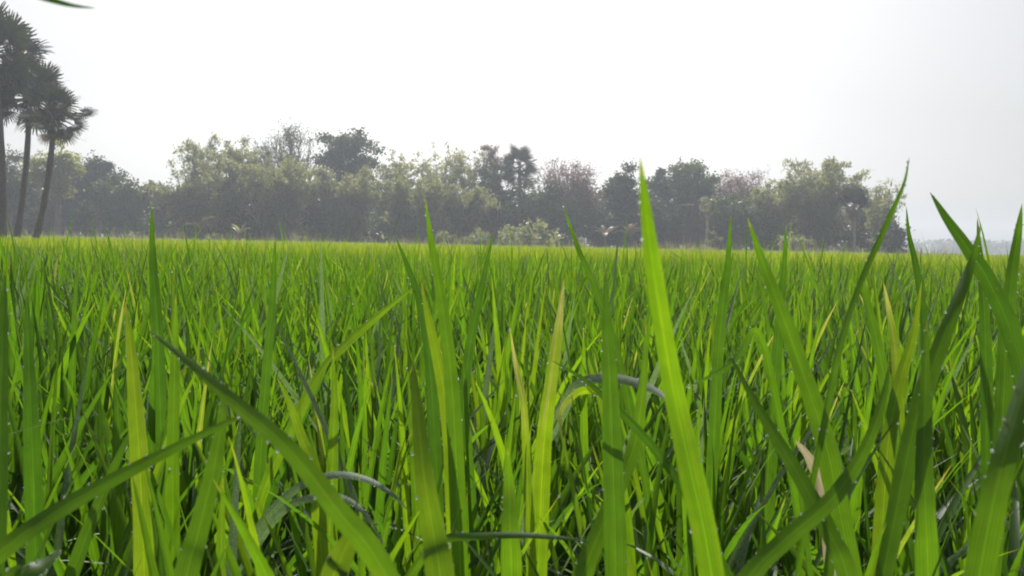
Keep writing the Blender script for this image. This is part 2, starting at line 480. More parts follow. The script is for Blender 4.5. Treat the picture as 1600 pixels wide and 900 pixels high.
# single plants that stand out in the photograph: label, leaf width (m), tint, roll, points from leaf tip downwards (px, py, depth m)
HEROES = [
 ('tall broad blurred rice blade standing up past the trees into the sky', .0125, .66, .10, [(1000,243,.25),(1010,340,.29),(1025,450,.33),(1050,600,.37),(1080,740,.37),(1112,900,.37)]),
 ('wide rice leaf slanting from mid-left down to the bottom edge, lit along its length', .0100, .62, .10, [(228,512,.40),(300,570,.38),(370,632,.36),(450,700,.34),(530,800,.33),(612,915,.33)]),
 ('long dewy rice leaf reaching in from the lower left corner, beads of water on it', .0098, .52, .25, [(402,640,.44),(330,672,.42),(200,737,.39),(100,792,.37),(0,862,.35),(-110,960,.34)]),
 ('broad bright yellow-green rice blade with a faint rusty stripe, glowing against the sun', .0150, .86, .0, [(195,470,.60),(204,540,.59),(212,640,.58),(220,760,.57),(226,915,.56)]),
 ('straight dark rice blade standing alone above the field at the left, below the low trees', .0135, .22, .0, [(237,318,.85),(238,380,.85),(241,440,.84),(246,520,.83),(250,640,.82)]),
 ('rice blade piercing the treeline below the bamboo, left of the wood centre', .0130, .55, .1, [(664,308,.62),(674,380,.62),(690,470,.61),(704,580,.60),(712,700,.59),(720,910,.58)]),
 ('pair-leaved bright lime rice plant, its broad leaf with pointed tip', .0150, .84, .0, [(658,440,.64),(670,500,.63),(690,590,.62),(703,680,.61),(710,780,.60),(716,915,.60)]),
 ('pale soft blurred rice blade rising from the bottom edge, left of centre', .0135, .74, .05, [(645,560,.42),(652,640,.40),(662,740,.38),(678,840,.37),(690,920,.36)]),
 ('dark bowed rice blade left of centre, curving left at the tip', .0120, .12, .2, [(617,368,.80),(636,415,.80),(655,470,.79),(668,540,.78),(676,640,.77)]),
 ('grey-green rice blade leaning right beside a twin blade, tips level with the horizon', .0120, .18, .1, [(771,362,.82),(760,415,.82),(744,490,.81),(730,570,.80),(722,660,.79)]),
 ('thin straight rice leaf with a dewdrop on its tip, sloping right below the pink trees', .0085, .40, .1, [(880,322,.80),(893,360,.80),(908,400,.79),(930,450,.78),(960,540,.76),(985,640,.74)]),
 ('thick dark green upright rice blade reaching down to the bottom edge, right of centre', .0140, .38, .0, [(945,415,.50),(948,500,.49),(953,600,.48),(958,740,.47),(962,915,.46)]),
 ('pale striped yellowing rice blade standing upright in the middle', .0150, .925, .0, [(881,436,.62),(872,520,.61),(858,620,.60),(848,720,.60),(840,900,.60)]),
 ('thin straw-coloured dry rice spear in the middle with a dewdrop at the tip', .0080, .97, .0, [(797,515,.66),(806,570,.66),(818,630,.65),(822,700,.65),(826,800,.64)]),
 ('broad rice blade leaning left, right of the tall blurred blade', .0135, .50, .1, [(1168,340,.52),(1190,405,.52),(1218,480,.51),(1250,570,.50),(1280,660,.49),(1304,760,.48)]),
 ('slender whip-like rice leaf curling high into the pale sky at the right', .0046, .45, .25, [(1421,244,.46),(1413,285,.46),(1396,325,.46),(1375,372,.46),(1345,440,.46),(1318,520,.46),(1296,620,.46)]),
 ('dark broad rice leaf leaning far left against the sky, right of the wood', .0135, .20, .0, [(1453,300,.58),(1478,340,.57),(1510,385,.56),(1545,440,.55),(1580,520,.54),(1610,640,.53)]),
 ('tall rice blade at the far right edge rising against the grey sky', .0125, .36, .1, [(1597,318,.60),(1590,370,.60),(1580,440,.59),(1572,540,.58),(1566,660,.57)]),
 ('broad rice blade crossing in front of the leaning dark leaf at the right', .0120, .45, .1, [(1533,348,.50),(1518,410,.50),(1492,480,.49),(1462,560,.48),(1430,660,.47),(1400,800,.46)]),
 ('very wide blurred pale rice blade at the lower right edge', .0115, .52, .1, [(1640,440,.36),(1618,540,.35),(1590,640,.34),(1560,750,.33),(1528,910,.33)]),
 ('broad dark rice leaf bending down to the bottom edge, right of the tall blurred blade', .0110, .52, .1, [(1136,545,.52),(1170,610,.50),(1210,680,.48),(1255,755,.46),(1300,840,.44),(1330,920,.43)]),
 ('silvery dewy rice leaf arched over flat in the middle of the field', .0110, 1.5, .35, [(1060,660,.60),(1040,622,.62),(1000,600,.65),(950,590,.68),(905,600,.71),(880,640,.73)]),
 ('pale rice leaf curled over like a hook beside the dark upright blade', .0150, .93, .8, [(880,690,.62),(876,650,.63),(890,625,.64),(915,612,.66),(945,625,.67),(960,700,.68)]),
 ('thin dark rice leaf slanting across in front of the middle blades', .0065, .15, .3, [(860,562,.52),(905,588,.51),(940,616,.50),(985,660,.49),(1030,712,.48),(1085,800,.46)]),
 ('withered whitish rice leaf with holes, low at the right', .0150, .99, .0, [(1243,688,.60),(1262,712,.60),(1280,745,.60),(1292,790,.60),(1300,850,.60)]),
 ('thin dewy rice leaf lying level just above the bottom edge, left of centre', .0060, .45, .4, [(930,850,.46),(890,842,.46),(820,836,.46),(740,838,.46),(690,846,.46),(640,900,.47)]),
 ('silvery green rice leaf arching over to the right in the dark gap at lower left', .0090, 1.5, .4, [(640,800,.62),(610,770,.62),(570,748,.63),(520,742,.64),(460,765,.66),(400,830,.68)]),
 ('second silvery arching rice leaf below the first in the dark gap', .0075, 1.5, .4, [(612,880,.60),(580,815,.60),(545,782,.61),(500,775,.62),(440,800,.64),(385,880,.66)]),
 ('thin rice leaf bent sharply down with one large dewdrop, right of the tall blurred blade', .0065, .40, .5, [(1076,604,.55),(1110,588,.56),(1140,570,.57),(1160,548,.58),(1185,520,.59),(1215,640,.60)]),
 ('upright light rice blade with a straw-coloured tip at the right', .0110, .925, .0, [(1380,440,.75),(1390,490,.75),(1400,550,.74),(1403,620,.73),(1406,740,.72)]),
 ('small bright green pointed rice blade in the lower left third', .0130, .80, .1, [(433,590,.70),(452,630,.69),(474,690,.68),(492,740,.67),(500,840,.66)]),
 ('broad rice blade rising from the bottom edge under the long dewy leaf', .0135, .55, .0, [(352,592,.46),(345,670,.45),(330,750,.44),(308,840,.43),(288,920,.42)]),
 ('straight rice blade standing close right of the glowing yellow-green one', .0130, .60, .0, [(275,458,.72),(274,530,.72),(272,610,.71),(270,720,.70),(270,860,.70)]),
 ('rice blade with the tip at the horizon below the two-crowned trees', .0120, .30, .0, [(430,370,.85),(428,420,.85),(424,490,.84),(416,580,.83),(408,700,.82)]),
 ('soft blurred bright rice tip poking up from the bottom edge, left of centre', .0140, .82, .1, [(562,806,.36),(548,838,.355),(530,880,.35),(510,940,.345)]),
 ('broad dark rice leaf slanting down to the left in the lower right', .0105, .55, .1, [(1392,560,.46),(1378,630,.45),(1350,705,.44),(1300,780,.43),(1220,850,.42),(1150,930,.41)]),
 ('tall rice blade pair crossing at the right, tips among the far bushes', .0125, .42, .0, [(1340,400,.70),(1352,460,.70),(1372,540,.69),(1390,640,.68),(1402,780,.67)]),
 ('vertical rice blade rising from the bottom edge below the straw spear', .0140, .62, .0, [(793,700,.50),(795,760,.50),(797,830,.49),(800,920,.49)]),
 ('broad upright rice blade reaching the bottom edge at the lower right', .0130, .50, .0, [(1448,500,.48),(1446,600,.47),(1444,700,.46),(1446,800,.45),(1450,920,.45)]),
 ('wide rice blade fanning right from the bottom edge beside the dark upright blade', .0125, .60, .1, [(1010,500,.54),(1005,600,.53),(990,700,.52),(950,800,.50),(905,915,.48)]),
 ('narrow rice leaf slanting up to the right across the middle left', .0115, .72, .2, [(655,442,.80),(610,478,.79),(560,520,.78),(510,570,.77),(470,640,.76)]),
 ('dark broad rice blade at the left edge, leaning right', .0145, .16, .0, [(42,455,.62),(44,540,.61),(48,640,.60),(52,760,.60),(56,910,.60)]),
 ('soft dark rice blade at the left edge with tip near the palms', .0140, .20, .0, [(8,420,.50),(4,520,.49),(0,640,.48),(-6,780,.47),(-14,920,.46)]),
 ('green rice blade lying low across the lower left corner', .0135, .52, .3, [(96,858,.42),(70,880,.41),(40,900,.40),(-10,940,.39)]),
 ('upright rice blade behind the pale striped one with a rounded shadow side', .0140, .70, .0, [(520,540,.72),(522,620,.71),(520,700,.70),(516,800,.69),(512,910,.68)]),
 ('light rice blade right of the withered leaf, glowing at its base', .0140, .82, .0, [(1440,440,.70),(1428,520,.69),(1405,600,.68),(1388,690,.67),(1380,800,.66)]),
 ('tall rice blade right of centre pointing straight up below the hut', .0125, .34, .0, [(1142,335,.80),(1138,400,.80),(1130,470,.79),(1122,560,.78),(1116,680,.77)]),
 ('short dark rice blade beside the leaning right blade, tip at the bamboo foot', .0120, .30, .0, [(1228,350,.82),(1226,410,.82),(1220,480,.81),(1212,580,.80),(1206,700,.79)]),
 ('thin rice leaf tip standing against the hazy far trees, right of the wood', .0090, .24, .1, [(1416,322,.85),(1420,365,.85),(1430,410,.84),(1440,470,.83),(1446,560,.82)]),
 ('rice blade with a hair-thin tip just left of the tall right-edge blade', .0110, .28, .1, [(1527,340,.75),(1530,390,.75),(1536,450,.74),(1540,540,.73),(1542,660,.72)]),
]

def hero(label, W, tint, roll, pts, seed, name='rice_plant', cat='rice plant', group='rice plants with a leaf that stands out', culm_r=0.0022):
    rng = np.random.default_rng(seed)
    P = [at(*p) for p in pts][::-1]            # from the bottom up
    low = P[0]; nxt = P[1]
    t0 = (low - nxt).normalized()
    foot = Vector((low.x + t0.x * 0.10, low.y + abs(t0.y) * 0.05 + 0.015, 0.0))
    root = empty(name, foot)
    tag(root, label, cat, group)
    # culm down into the mud; the leaf's base wraps its upper half
    mid = low + t0 * min(0.22, low.z * 0.45); mid.z = max(mid.z, low.z * 0.35)
    cul = bez(low, mid, foot, 9)
    ln = sum((P[i + 1] - P[i]).length for i in range(len(P) - 1)) / (len(P) - 1)
    ext = [cul[k] for k in (5, 2)] if (cul[2] - low).length > 0.3 * ln else [cul[5]]
    P = ext + P
    # leaf: ribbon along the curve
    S = 36
    C = catmull(P, S + 1)
    mb = MB(); V, A = [], []
    edgeL = []
    for i, c in enumerate(C):
        s = i / S
        tg = (C[min(i + 1, S)] - C[max(i - 1, 0)]).normalized()
        view = (c - Vector((0, 0, CAM_Z))).normalized()
        cx = tg.cross(view)
        if cx.length < 1e-4: cx = Vector((1, 0, 0))
        cx.normalize(); nn = cx.cross(tg)
        rr = roll + 0.18 * math.sin(seed * 1.7) + 0.5 * (s - 0.5) * math.sin(seed * 2.3) + 0.14 * math.sin(s * 9 + seed)
        c2 = cx * math.cos(rr) + nn * math.sin(rr); n2 = nn * math.cos(rr) - cx * math.sin(rr)
        if 0.985 <= tint <= 1: wob = 1 + 0.25 * math.sin(s * 21) * math.sin(s * 7 + 1)
        else: wob = 1 + 0.03 * math.sin(s * 17 + seed) + 0.02 * math.sin(s * 41 + seed * 3)
        w = 0.5 * W * float(prof(np.array([s]))[0]) * wob
        for k, u in enumerate((-1, -0.5, 0, 0.5, 1)):
            V.append(tuple(c + c2 * w * u + n2 * w * 0.16 * abs(u) - Vector(foot)))
            A.append((u, s, tint % 1.0))
        edgeL.append((c + c2 * w - Vector(foot), c - c2 * w - Vector(foot)))
    q = [(i * 5 + k, i * 5 + k + 1, (i + 1) * 5 + k + 1, (i + 1) * 5 + k) for i in range(S) for k in range(4)]
    mb.add(V, q, None, A)
    mb.build('leaf_blade', M_DEWY if tint > 1 else M_DRY if tint >= 0.985 else M_RICE, root)
    st = MB()
    tube(st, [p - foot for p in cul[3:]], [culm_r * (1 + 0.6 * i / 5) for i in range(6)], 7, (0, 0, 0.6))
    st.build('stem', M_RICE, root)
    # lower leaves of the same plant, kept short
    topz = max(0.12, low.z)
    for k in range(2):
        mb = MB(); h = topz * rng.uniform(0.35, 0.7)
        blades(mb, [(0, 0, h)], np.array([rng.uniform(0, 6.28)]), np.array([rad(rng.uniform(20, 42))]), np.array([rng.uniform(0.4, 1.3)]),
               np.array([rng.uniform(0.20, 0.30)]), np.array([W * 0.8]), np.array([rng.uniform(0.1, 0.75)]), S=10, A=3)
        mb.build('leaf_blade', M_RICE, root)
    # dew on the leaf edges
    db = MB(); dp, dr = [], []
    nd = rng.integers(26, 44)
    for _ in range(nd):
        i = rng.integers(3, S); e = edgeL[i][rng.integers(0, 2)]
        dp.append(tuple(e)); dr.append(0.00022 + 0.00065 * rng.uniform() ** 2.5)
    if 'dewdrop' in label: dp.append(tuple(C[-1] - Vector(foot))); dr.append(0.0011)
    if name == 'tall_reed': return
    drops(db, dp, np.array(dr))
    tag(db.build('dew', M_DEW, root), kind='stuff')

for i, h in enumerate(HEROES): hero(*h, seed=i + 1)
hero('blurred reed leaf tip dipping into the sky at the top left corner', .0050, .0, .6, [(150,13,.30),(112,8,.30),(72,-3,.30),(0,-24,.31),(-160,-40,.33),(-330,60,.36),(-420,330,.40)], 77, 'tall_reed', 'reed', None, 0.003)

# ------------------------------------------------------------------ trees
def leaves_at(mb, rng, P, size, aspect=0.55, droop=0.0, m=0, rlo=0.0, rhi=1.0):
    """a small leaf-shaped face at every point of P, turned at random"""
    n = len(P)
    if n == 0: return
    d = rng.normal(0, 1, (n, 3)); d[:, 2] -= droop; d /= np.linalg.norm(d, axis=1)[:, None]
    e = rng.normal(0, 1, (n, 3)); e -= d * (e * d).sum(1)[:, None]; e /= np.linalg.norm(e, axis=1)[:, None]
    sz = size * rng.uniform(0.6, 1.3, n)[:, None]
    a = P - d * sz * 0.5; b = P + e * sz * aspect * 0.5; c = P + d * sz * 0.5; f = P - e * sz * aspect * 0.5
    V = np.stack([a, b, c, f], 1).reshape(-1, 3)
    q = np.arange(n * 4).reshape(-1, 4)
    rn = np.repeat(rng.uniform(rlo, rhi, n), 4)
    A = np.stack([np.zeros(n * 4), np.zeros(n * 4), rn], -1)
    mb.add(V, q, None, A, m)

def jitter_line(rng, a, b, n, amt):
    a, b = Vector(a), Vector(b); L = (b - a).length
    out = []
    for i in range(n):
        t = i / (n - 1); p = a.lerp(b, t)
        if 0 < i < n - 1: p += Vector(rng.normal(0, amt * L, 3))
        out.append(p)
    return out

def broad_tree(name, label, px, top, wpx, d, leaf, bark=None, base_frac=0.35, n_clumps=74, per=190, size=0.33, flat=0.8, sparse=0.0, group=None, seed=0, cat='tree', lean=0.0, twigs=False):
    rng = np.random.default_rng(seed + 1000)
    g = spot(px, d); H = max(z_at(px, top, d), 1.0); Rr = wpx / F * d / 2
    root = empty(name, g); tag(root, label, cat, group)
    tb, cb = MB(), MB()
    zc0 = H * base_frac; zc = (zc0 + H) / 2; Rz = (H - zc0) / 2
    tr = max(0.10, 0.022 * H + 0.03 * Rr)
    fork = Vector((lean * H * 0.2, rng.normal(0, 0.2), max(zc0 * 0.85, H * 0.15)))
    tube(tb, jitter_line(rng, (0, 0, -0.15), fork, 5, 0.03), [tr * (1.25 - 0.12 * i) for i in range(5)], 8)
    # leaf clumps: uneven, some stick out of the outline, gaps left between them
    cl = []
    for _ in range(n_clumps):
        v = rng.normal(0, 1, 3); v /= np.linalg.norm(v)
        rr = rng.uniform(0.10, 1.0) ** 0.5 * (0.94 + 0.13 * rng.normal())
        z = v[2] * Rz * rr
        hz = 1.0 if (z > -0.4 * Rz or base_frac < 0.15) else 0.8
        if base_frac < 0.15 and z < 0: hz = 1.0 / max(0.35, math.sqrt(max(0.0, 1 - (0.85 * v[2]) ** 2)))
        cl.append(Vector((lean * H * 0.25 + v[0] * Rr * rr * hz, v[1] * Rr * flat * rr * hz, zc + z)))
    Rm = min(Rr, Rz * 1.3)
    for i, c in enumerate(cl):
        cr = rng.uniform(0.18, 0.36) * Rm
        if i % 2 == 0 or twigs:
            o_ = Vector((c.x - fork.x, c.y - fork.y, 0)) * (0.25 if twigs else 0.12)
            mid = fork.lerp(c, 0.5) + o_ + Vector(rng.normal(0, 0.05 * Rr, 3))
            pts = bez(fork + Vector((0, 0, -0.25 * rng.uniform() * fork.z)), mid, c, 6)
            r0 = tr * rng.uniform(0.16, 0.32)
            tube(tb, pts, [r0 * (1 - 0.85 * k / 5) for k in range(6)], 5)
            if twigs:
                for _ in range(9):
                    s0 = pts[rng.integers(3, 6)]
                    e0 = c + Vector(np.clip(rng.normal(0, 0.7, 3), -1.1, 1.1)) * cr
                    tube(tb, jitter_line(rng, s0, e0, 4, 0.07), [0.045, 0.03, 0.022, 0.012], 3, cap=False)
        k = int(per * (1 - sparse) * rng.uniform(0.4, 1.5))
        v = rng.normal(0, 1, (k, 3)); v /= np.linalg.norm(v, axis=1)[:, None]
        rad_ = cr * rng.uniform(0.05, 1.0, k)[:, None] ** 0.6 * (1 + 0.35 * rng.normal(0, 1, (k, 1)))
        Pp = np.array(c) + v * rad_ * np.array([1.2, 1.2, 0.85])
        tone = rng.uniform(0, 0.5)
        leaves_at(cb, rng, Pp, size, 0.6, 0.3, 0, tone, tone + 0.5)
        # sprigs that break the outline
        for _ in range(3 if per > 60 else 1):
            dv = Vector(rng.normal(0, 1, 3)).normalized(); dv.z = abs(dv.z) * 0.8
            tt = rng.uniform(0.5, 1.7, 10)[:, None]
            leaves_at(cb, rng, np.array(c) + np.array(dv) * cr * tt + rng.normal(0, 0.12, (10, 3)), size * 0.85, 0.5, 0.3, 0, tone, tone + 0.5)
    tb.build('trunk', bark or M_BARK, root); cb.build('crown', leaf, root)
    return root

def bamboo(label, px, top, wpx, d, seed, n=26, leaf=None, dens=1.0, group=None, low=0.22, size=0.42, sprays=16):
    rng = np.random.default_rng(seed + 3000)
    g = spot(px, d); H = max(z_at(px, top, d), 1.0); Rr = wpx / F * d / 2
    root = empty('bamboo_clump', g); tag(root, label, 'bamboo', group)
    tb, cb = MB(), MB()
    for i in range(n):
        a = rng.uniform(0, 2 * math.pi); b0 = Vector((math.cos(a), math.sin(a), 0)) * rng.uniform(0, 0.25) * Rr
        h = H * rng.uniform(0.76, 1.06); out = Rr * rng.uniform(0.25, 1.0)
        dv = Vector((math.cos(a), math.sin(a), 0))
        tip = b0 + dv * out + Vector((0, 0, h * (1 - 0.18 * out / Rr)))
        mid = b0 + dv * out * 0.15 + Vector((0, 0, h * 0.75))
        pts = bez(b0 - Vector((0, 0, 0.1)), mid, tip, 12)
        tube(tb, pts, [0.05 * (1 - 0.8 * k / 11) for k in range(12)], 5, cap=False)
        nod = int(24 * dens)
        for t in rng.uniform(low, 1.0, nod):
            x = t * 11; k = min(int(x), 10); p = pts[k].lerp(pts[k + 1], x - k)
            sp_ = Vector(rng.normal(0, 1, 3)); sp_.z *= 0.35
            tw = sp_ * (0.10 * Rr + 0.28) * (1.15 - 0.5 * t)
            kk = int(sprays * rng.uniform(0.5, 1.5))
            tt = rng.uniform(0.2, 1.1, kk)[:, None]
            Pp = np.array(p) + np.array(tw) * tt + rng.normal(0, 0.16, (kk, 3)) - np.array([0, 0, 1]) * (tt ** 2) * 0.25
            tone = rng.uniform(0, 0.5)
            leaves_at(cb, rng, Pp, size, 0.28, 0.7, 0, tone, tone + 0.5)
    tb.build('stem', M_CULM, root); cb.build('foliage', leaf or M_BAMLEAF, root)
    return root

def bush(name, label, px, top, wpx, d, leaf, seed, n=26, per=70, size=0.22, group=None, cat='bush'):
    rng = np.random.default_rng(seed + 5000)
    g = spot(px, d); H = max(z_at(px, top, d), 0.4); Rr = wpx / F * d / 2
    root = empty(name, g); tag(root, label, cat, group)
    tb, cb = MB(), MB()
    for i in range(n):
        a = rng.uniform(0, 6.28); r = Rr * math.sqrt(rng.uniform(0, 1)); z = H * rng.uniform(0.12, 0.95) * (1 - 0.35 * (r / Rr) ** 2)
        c = Vector((math.cos(a) * r, math.sin(a) * r * 0.8, z))
        if i % 3 == 0:
            tube(tb, bez(Vector((c.x * 0.2, c.y * 0.2, -0.05)), Vector((c.x * 0.4, c.y * 0.4, c.z * 0.8)), c, 5), [0.05, 0.04, 0.03, 0.02, 0.01], 4, cap=False)
        cr = min(Rr, H) * rng.uniform(0.16, 0.32)
        k = int(per * rng.uniform(0.5, 1.4))
        v = rng.normal(0, 1, (k, 3)); v /= np.linalg.norm(v, axis=1)[:, None]
        Pp = np.array(c) + v * cr * rng.uniform(0.2, 1.0, k)[:, None] ** 0.5 * (1 + 0.2 * rng.normal(0, 1, (k, 1)))
        Pp[:, 2] = np.maximum(Pp[:, 2], 0.05)
        tone = rng.uniform(0, 0.5)
        leaves_at(cb, rng, Pp, size, 0.6, 0.2, 0, tone, tone + 0.5)
    tb.build('stem', M_BARK, root); cb.build('foliage', leaf, root)
    return root

# palms -------------------------------------------------------------
def fan_frond(R, pet, seed, dead=False):
    """one fan leaf: stalk along +X, a pleated fan of narrow leaflets at its end"""
    rng = np.random.default_rng(seed)
    mb = MB()
    tube(mb, [Vector((0, 0, 0)), Vector((pet * 0.5, 0, 0.06 * pet)), Vector((pet, 0, 0))], [0.05, 0.04, 0.03], 5, (0, 0, 0.9))
    n = 27
    V, Q, A = [], [], []
    amax = rad(128 if not dead else 70)
    for k in range(n):
        a = -amax + 2 * amax * k / (n - 1)
        da = amax / (n - 1) * 1.05
        Lk = R * (1.0 - 0.22 * (abs(a) / amax) ** 2) * rng.uniform(0.92, 1.06)
        s = 0.48
        zc = 0.16 * R * (abs(a) / amax)            # cupped
        def P(r, an, dz): return (pet + r * math.cos(an), r * math.sin(an), zc * r / R + dz)
        tipdz = -R * rng.uniform(0.02, 0.16)
        tw = rng.normal(0, 0.04)
        i0 = len(V)
        V += [P(0.02, a, 0), P(Lk * s, a - da, -0.012), P(Lk * s, a, 0.03), P(Lk * s, a + da, -0.012),
              P(Lk * 0.85, a - da * 0.35 + tw * .5, tipdz * 0.5), P(Lk * 0.85, a + da * 0.35 + tw * .5, tipdz * 0.5), P(Lk, a + tw, tipdz)]
        rn = rng.uniform(0.1, 0.9)
        A += [(0, 0, rn)] * 7
        Q.append((i0, i0 + 1, i0 + 2, i0 + 3)); Q.append((i0 + 1, i0 + 4, i0 + 5, i0 + 3))
        V.append(P(Lk, a + tw + 0.002, tipdz)); A.append((0, 0, rn))
        Q.append((i0 + 4, i0 + 6, i0 + 7, i0 + 5))
    mb.add(V, Q, None, A)
    return mb

def palm(label, base, crown, trunk_r, R, pet, nf, seed, dead=0, mid=None, bark=None, name='fan_palm', spread=(78, -50), out=()):
    rng = np.random.default_rng(seed + 7000)
    base = Vector(base); crown = Vector(crown)
    root = empty(name, base); tag(root, label, 'palm tree')
    c = crown - base
    m = (mid - base) if mid is not None else c * 0.5
    pts = bez(Vector((0, 0, -0.2)), m, c, 14)
    tb = MB()
    rr = []
    for k in range(14):
        t = k / 13
        rr.append(trunk_r * (1.35 - 0.5 * min(1, t * 5) if t < 0.2 else 0.85 - 0.12 * t + 0.05 * math.sin(t * 55) + rng.uniform(-0.04, 0.04)))
    tube(tb, pts, rr, 10)
    tb.build('trunk', bark or M_PALMBARK, root)
    mesh_live = [fan_frond(R, pet, seed * 11 + k).mesh('frond', M_PALMLEAF, smooth=False) for k in range(3)]
    mesh_dead = fan_frond(R * 0.8, pet * 0.8, seed * 11 + 7, True).mesh('dead_frond', M_DEADFROND, smooth=False)
    for k in range(nf + dead):
        isd = k >= nf
        t = (k + 0.5) / nf
        el = rad(spread[0] + (spread[1] - spread[0]) * t + rng.normal(0, 6)) if not isd else rad(rng.uniform(-78, -45))
        az = k * 2.39996 + rng.normal(0, 0.25)
        o = bpy.data.objects.new('dead_frond' if isd else 'frond', mesh_dead if isd else mesh_live[k % 3])
        COL.objects.link(o); o.parent = root
        q = Matrix.Rotation(az, 4, 'Z') @ Matrix.Rotation(-el, 4, 'Y') @ Matrix.Rotation(rng.normal(0, 0.85), 4, 'X')
        o.matrix_local = Matrix.Translation(c + Vector((0, 0, rng.uniform(-0.25, 0.1)))) @ q @ Matrix.Scale(rng.uniform(0.85, 1.1), 4)
        if isd and k == nf: o['label'] = 'dry hanging frond'
    for k, (el, az, roll_, pk) in enumerate(out):        # long-stalked fans that reach out beside the crown
        me = fan_frond(R * 0.88, pet * pk, seed * 11 + 20 + k).mesh('frond', M_PALMLEAF, smooth=False)
        o = bpy.data.objects.new('frond', me); COL.objects.link(o); o.parent = root
        o.matrix_local = Matrix.Translation(c) @ Matrix.Rotation(rad(az), 4, 'Z') @ Matrix.Rotation(-rad(el), 4, 'Y') @ Matrix.Rotation(rad(roll_), 4, 'X')
    return root

D = 42.0; K = D / 65.0
palm('tallest fan palm at the left, straight trunk, its crown cut off by the edge', spot(2, D), at(-14, 80, D), 0.33 * K, 2.1 * K, 2.3 * K, 44, 1, dead=5, mid=at(10, 220, D))
palm('middle fan palm of three at the left, leaning trunk under a dense dark crown', spot(22, D + 2), at(46, 152, D + 2), 0.30 * K, 1.8 * K, 1.9 * K, 44, 2, dead=5, mid=at(44, 280, D + 2))
palm('shortest of three left fan palms, curved trunk and separate fans spread against the sky', spot(50, D - 2), at(84, 182, D - 2), 0.27 * K, 1.25 * K, 1.7 * K, 20, 3, dead=3, out=((30, -15, 45, 1.1), (10, 14, 40, 1.3), (-22, -12, 50, 1.2)), mid=at(80, 290, D - 2))
palm('fan palm rising out of the middle of the wood, round spiky crown on the skyline', spot(812, 84), at(812, 258, 84), 0.24, 1.25, 1.25, 26, 4)
palm('small fan palm with a pale skirt of dead fronds in front of the right-hand bamboo', spot(1336, 74), at(1335, 318, 74), 0.16, 1.15, 0.8, 20, 5, dead=14, bark=M_PALEBARK, spread=(82, 5))

BL = 'broadleaf_tree'
T = broad_tree
# left end, behind the palms
T(BL, 'dark lacy tree behind the tall palms at the left edge', 14, 236, 95, 86, M_DARKLEAF, sparse=0.25, seed=1)
T(BL, 'yellow-green sunlit tree behind the slender curved palm', 92, 226, 84, 80, M_YELLEAF, n_clumps=44, per=150, base_frac=0.45, seed=2)
T(BL, 'dark flat-topped tree right of the yellow-green tree', 154, 249, 72, 88, M_DARKLEAF, base_frac=0.45, seed=3)
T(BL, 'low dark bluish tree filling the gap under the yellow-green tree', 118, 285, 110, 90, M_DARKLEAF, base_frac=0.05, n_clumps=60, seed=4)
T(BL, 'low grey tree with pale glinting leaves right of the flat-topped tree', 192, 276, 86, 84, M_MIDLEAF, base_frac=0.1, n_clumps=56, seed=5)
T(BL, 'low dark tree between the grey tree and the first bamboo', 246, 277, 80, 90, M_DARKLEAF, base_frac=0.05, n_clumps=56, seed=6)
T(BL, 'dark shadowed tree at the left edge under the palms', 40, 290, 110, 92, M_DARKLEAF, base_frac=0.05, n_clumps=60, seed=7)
# left-centre mass
bamboo('thin feathery bamboo sticking up at the left shoulder of the main wood', 296, 216, 70, 84, 1, n=15, dens=0.8, sprays=8)
bamboo('big rounded olive bamboo left of the open-branched tree', 356, 210, 130, 84, 2, n=40, dens=1.3, low=0.1)
T(BL, 'tall open-branched tree with thin leaves, left of the dense dark one', 458, 188, 116, 88, M_MIDLEAF, base_frac=0.45, n_clumps=52, per=64, sparse=0.1, size=0.22, seed=8, twigs=True)
T(BL, 'tallest dense dark round-topped tree', 545, 189, 96, 88, M_DARKLEAF, base_frac=0.42, n_clumps=64, per=150, seed=9)
bamboo('olive bamboo hanging low in front of the open-branched tree', 440, 244, 150, 80, 3, n=44, dens=1.4, low=0.05)
bamboo('dull green bamboo below the dense dark round-topped tree', 545, 258, 130, 80, 4, n=38, dens=1.3, low=0.05)
bamboo('lower olive bamboo at the left foot of the main wood', 300, 268, 110, 79, 5, n=32, dens=1.2, low=0.05)
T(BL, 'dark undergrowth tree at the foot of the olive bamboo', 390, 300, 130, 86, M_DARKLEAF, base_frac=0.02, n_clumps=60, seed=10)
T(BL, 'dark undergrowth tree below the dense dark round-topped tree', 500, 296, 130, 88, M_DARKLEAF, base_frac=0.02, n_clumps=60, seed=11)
# centre bamboo
bamboo('sparse brownish bamboo just right of the dense dark tree', 618, 232, 70, 84, 6, n=22, dens=0.9, sprays=8)
bamboo('tall wispy bamboo left of the pink-topped tree, its stems showing sky between', 690, 218, 92, 85, 7, n=30, dens=0.9, sprays=8)
bamboo('wispy bamboo close left of the pink-topped tree', 728, 224, 60, 86, 8, n=18, dens=0.9, sprays=8)
bamboo('low thick olive bamboo under the wispy bamboo in the centre', 650, 272, 130, 80, 9, n=40, dens=1.3, low=0.03)
bamboo('low brown-green bamboo left of the middle fan palm', 725, 285, 90, 79, 10, n=28, dens=1.2, low=0.03)
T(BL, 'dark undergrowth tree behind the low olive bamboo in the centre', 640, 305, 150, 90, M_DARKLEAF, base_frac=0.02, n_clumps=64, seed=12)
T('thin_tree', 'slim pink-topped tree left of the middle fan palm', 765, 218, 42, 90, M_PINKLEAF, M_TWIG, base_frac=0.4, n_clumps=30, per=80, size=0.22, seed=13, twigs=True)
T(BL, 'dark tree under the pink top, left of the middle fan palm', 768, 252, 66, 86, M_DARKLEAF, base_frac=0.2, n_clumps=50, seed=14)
T(BL, 'dark tree around the trunk of the middle fan palm', 818, 276, 86, 88, M_DARKLEAF, base_frac=0.1, n_clumps=56, seed=15)
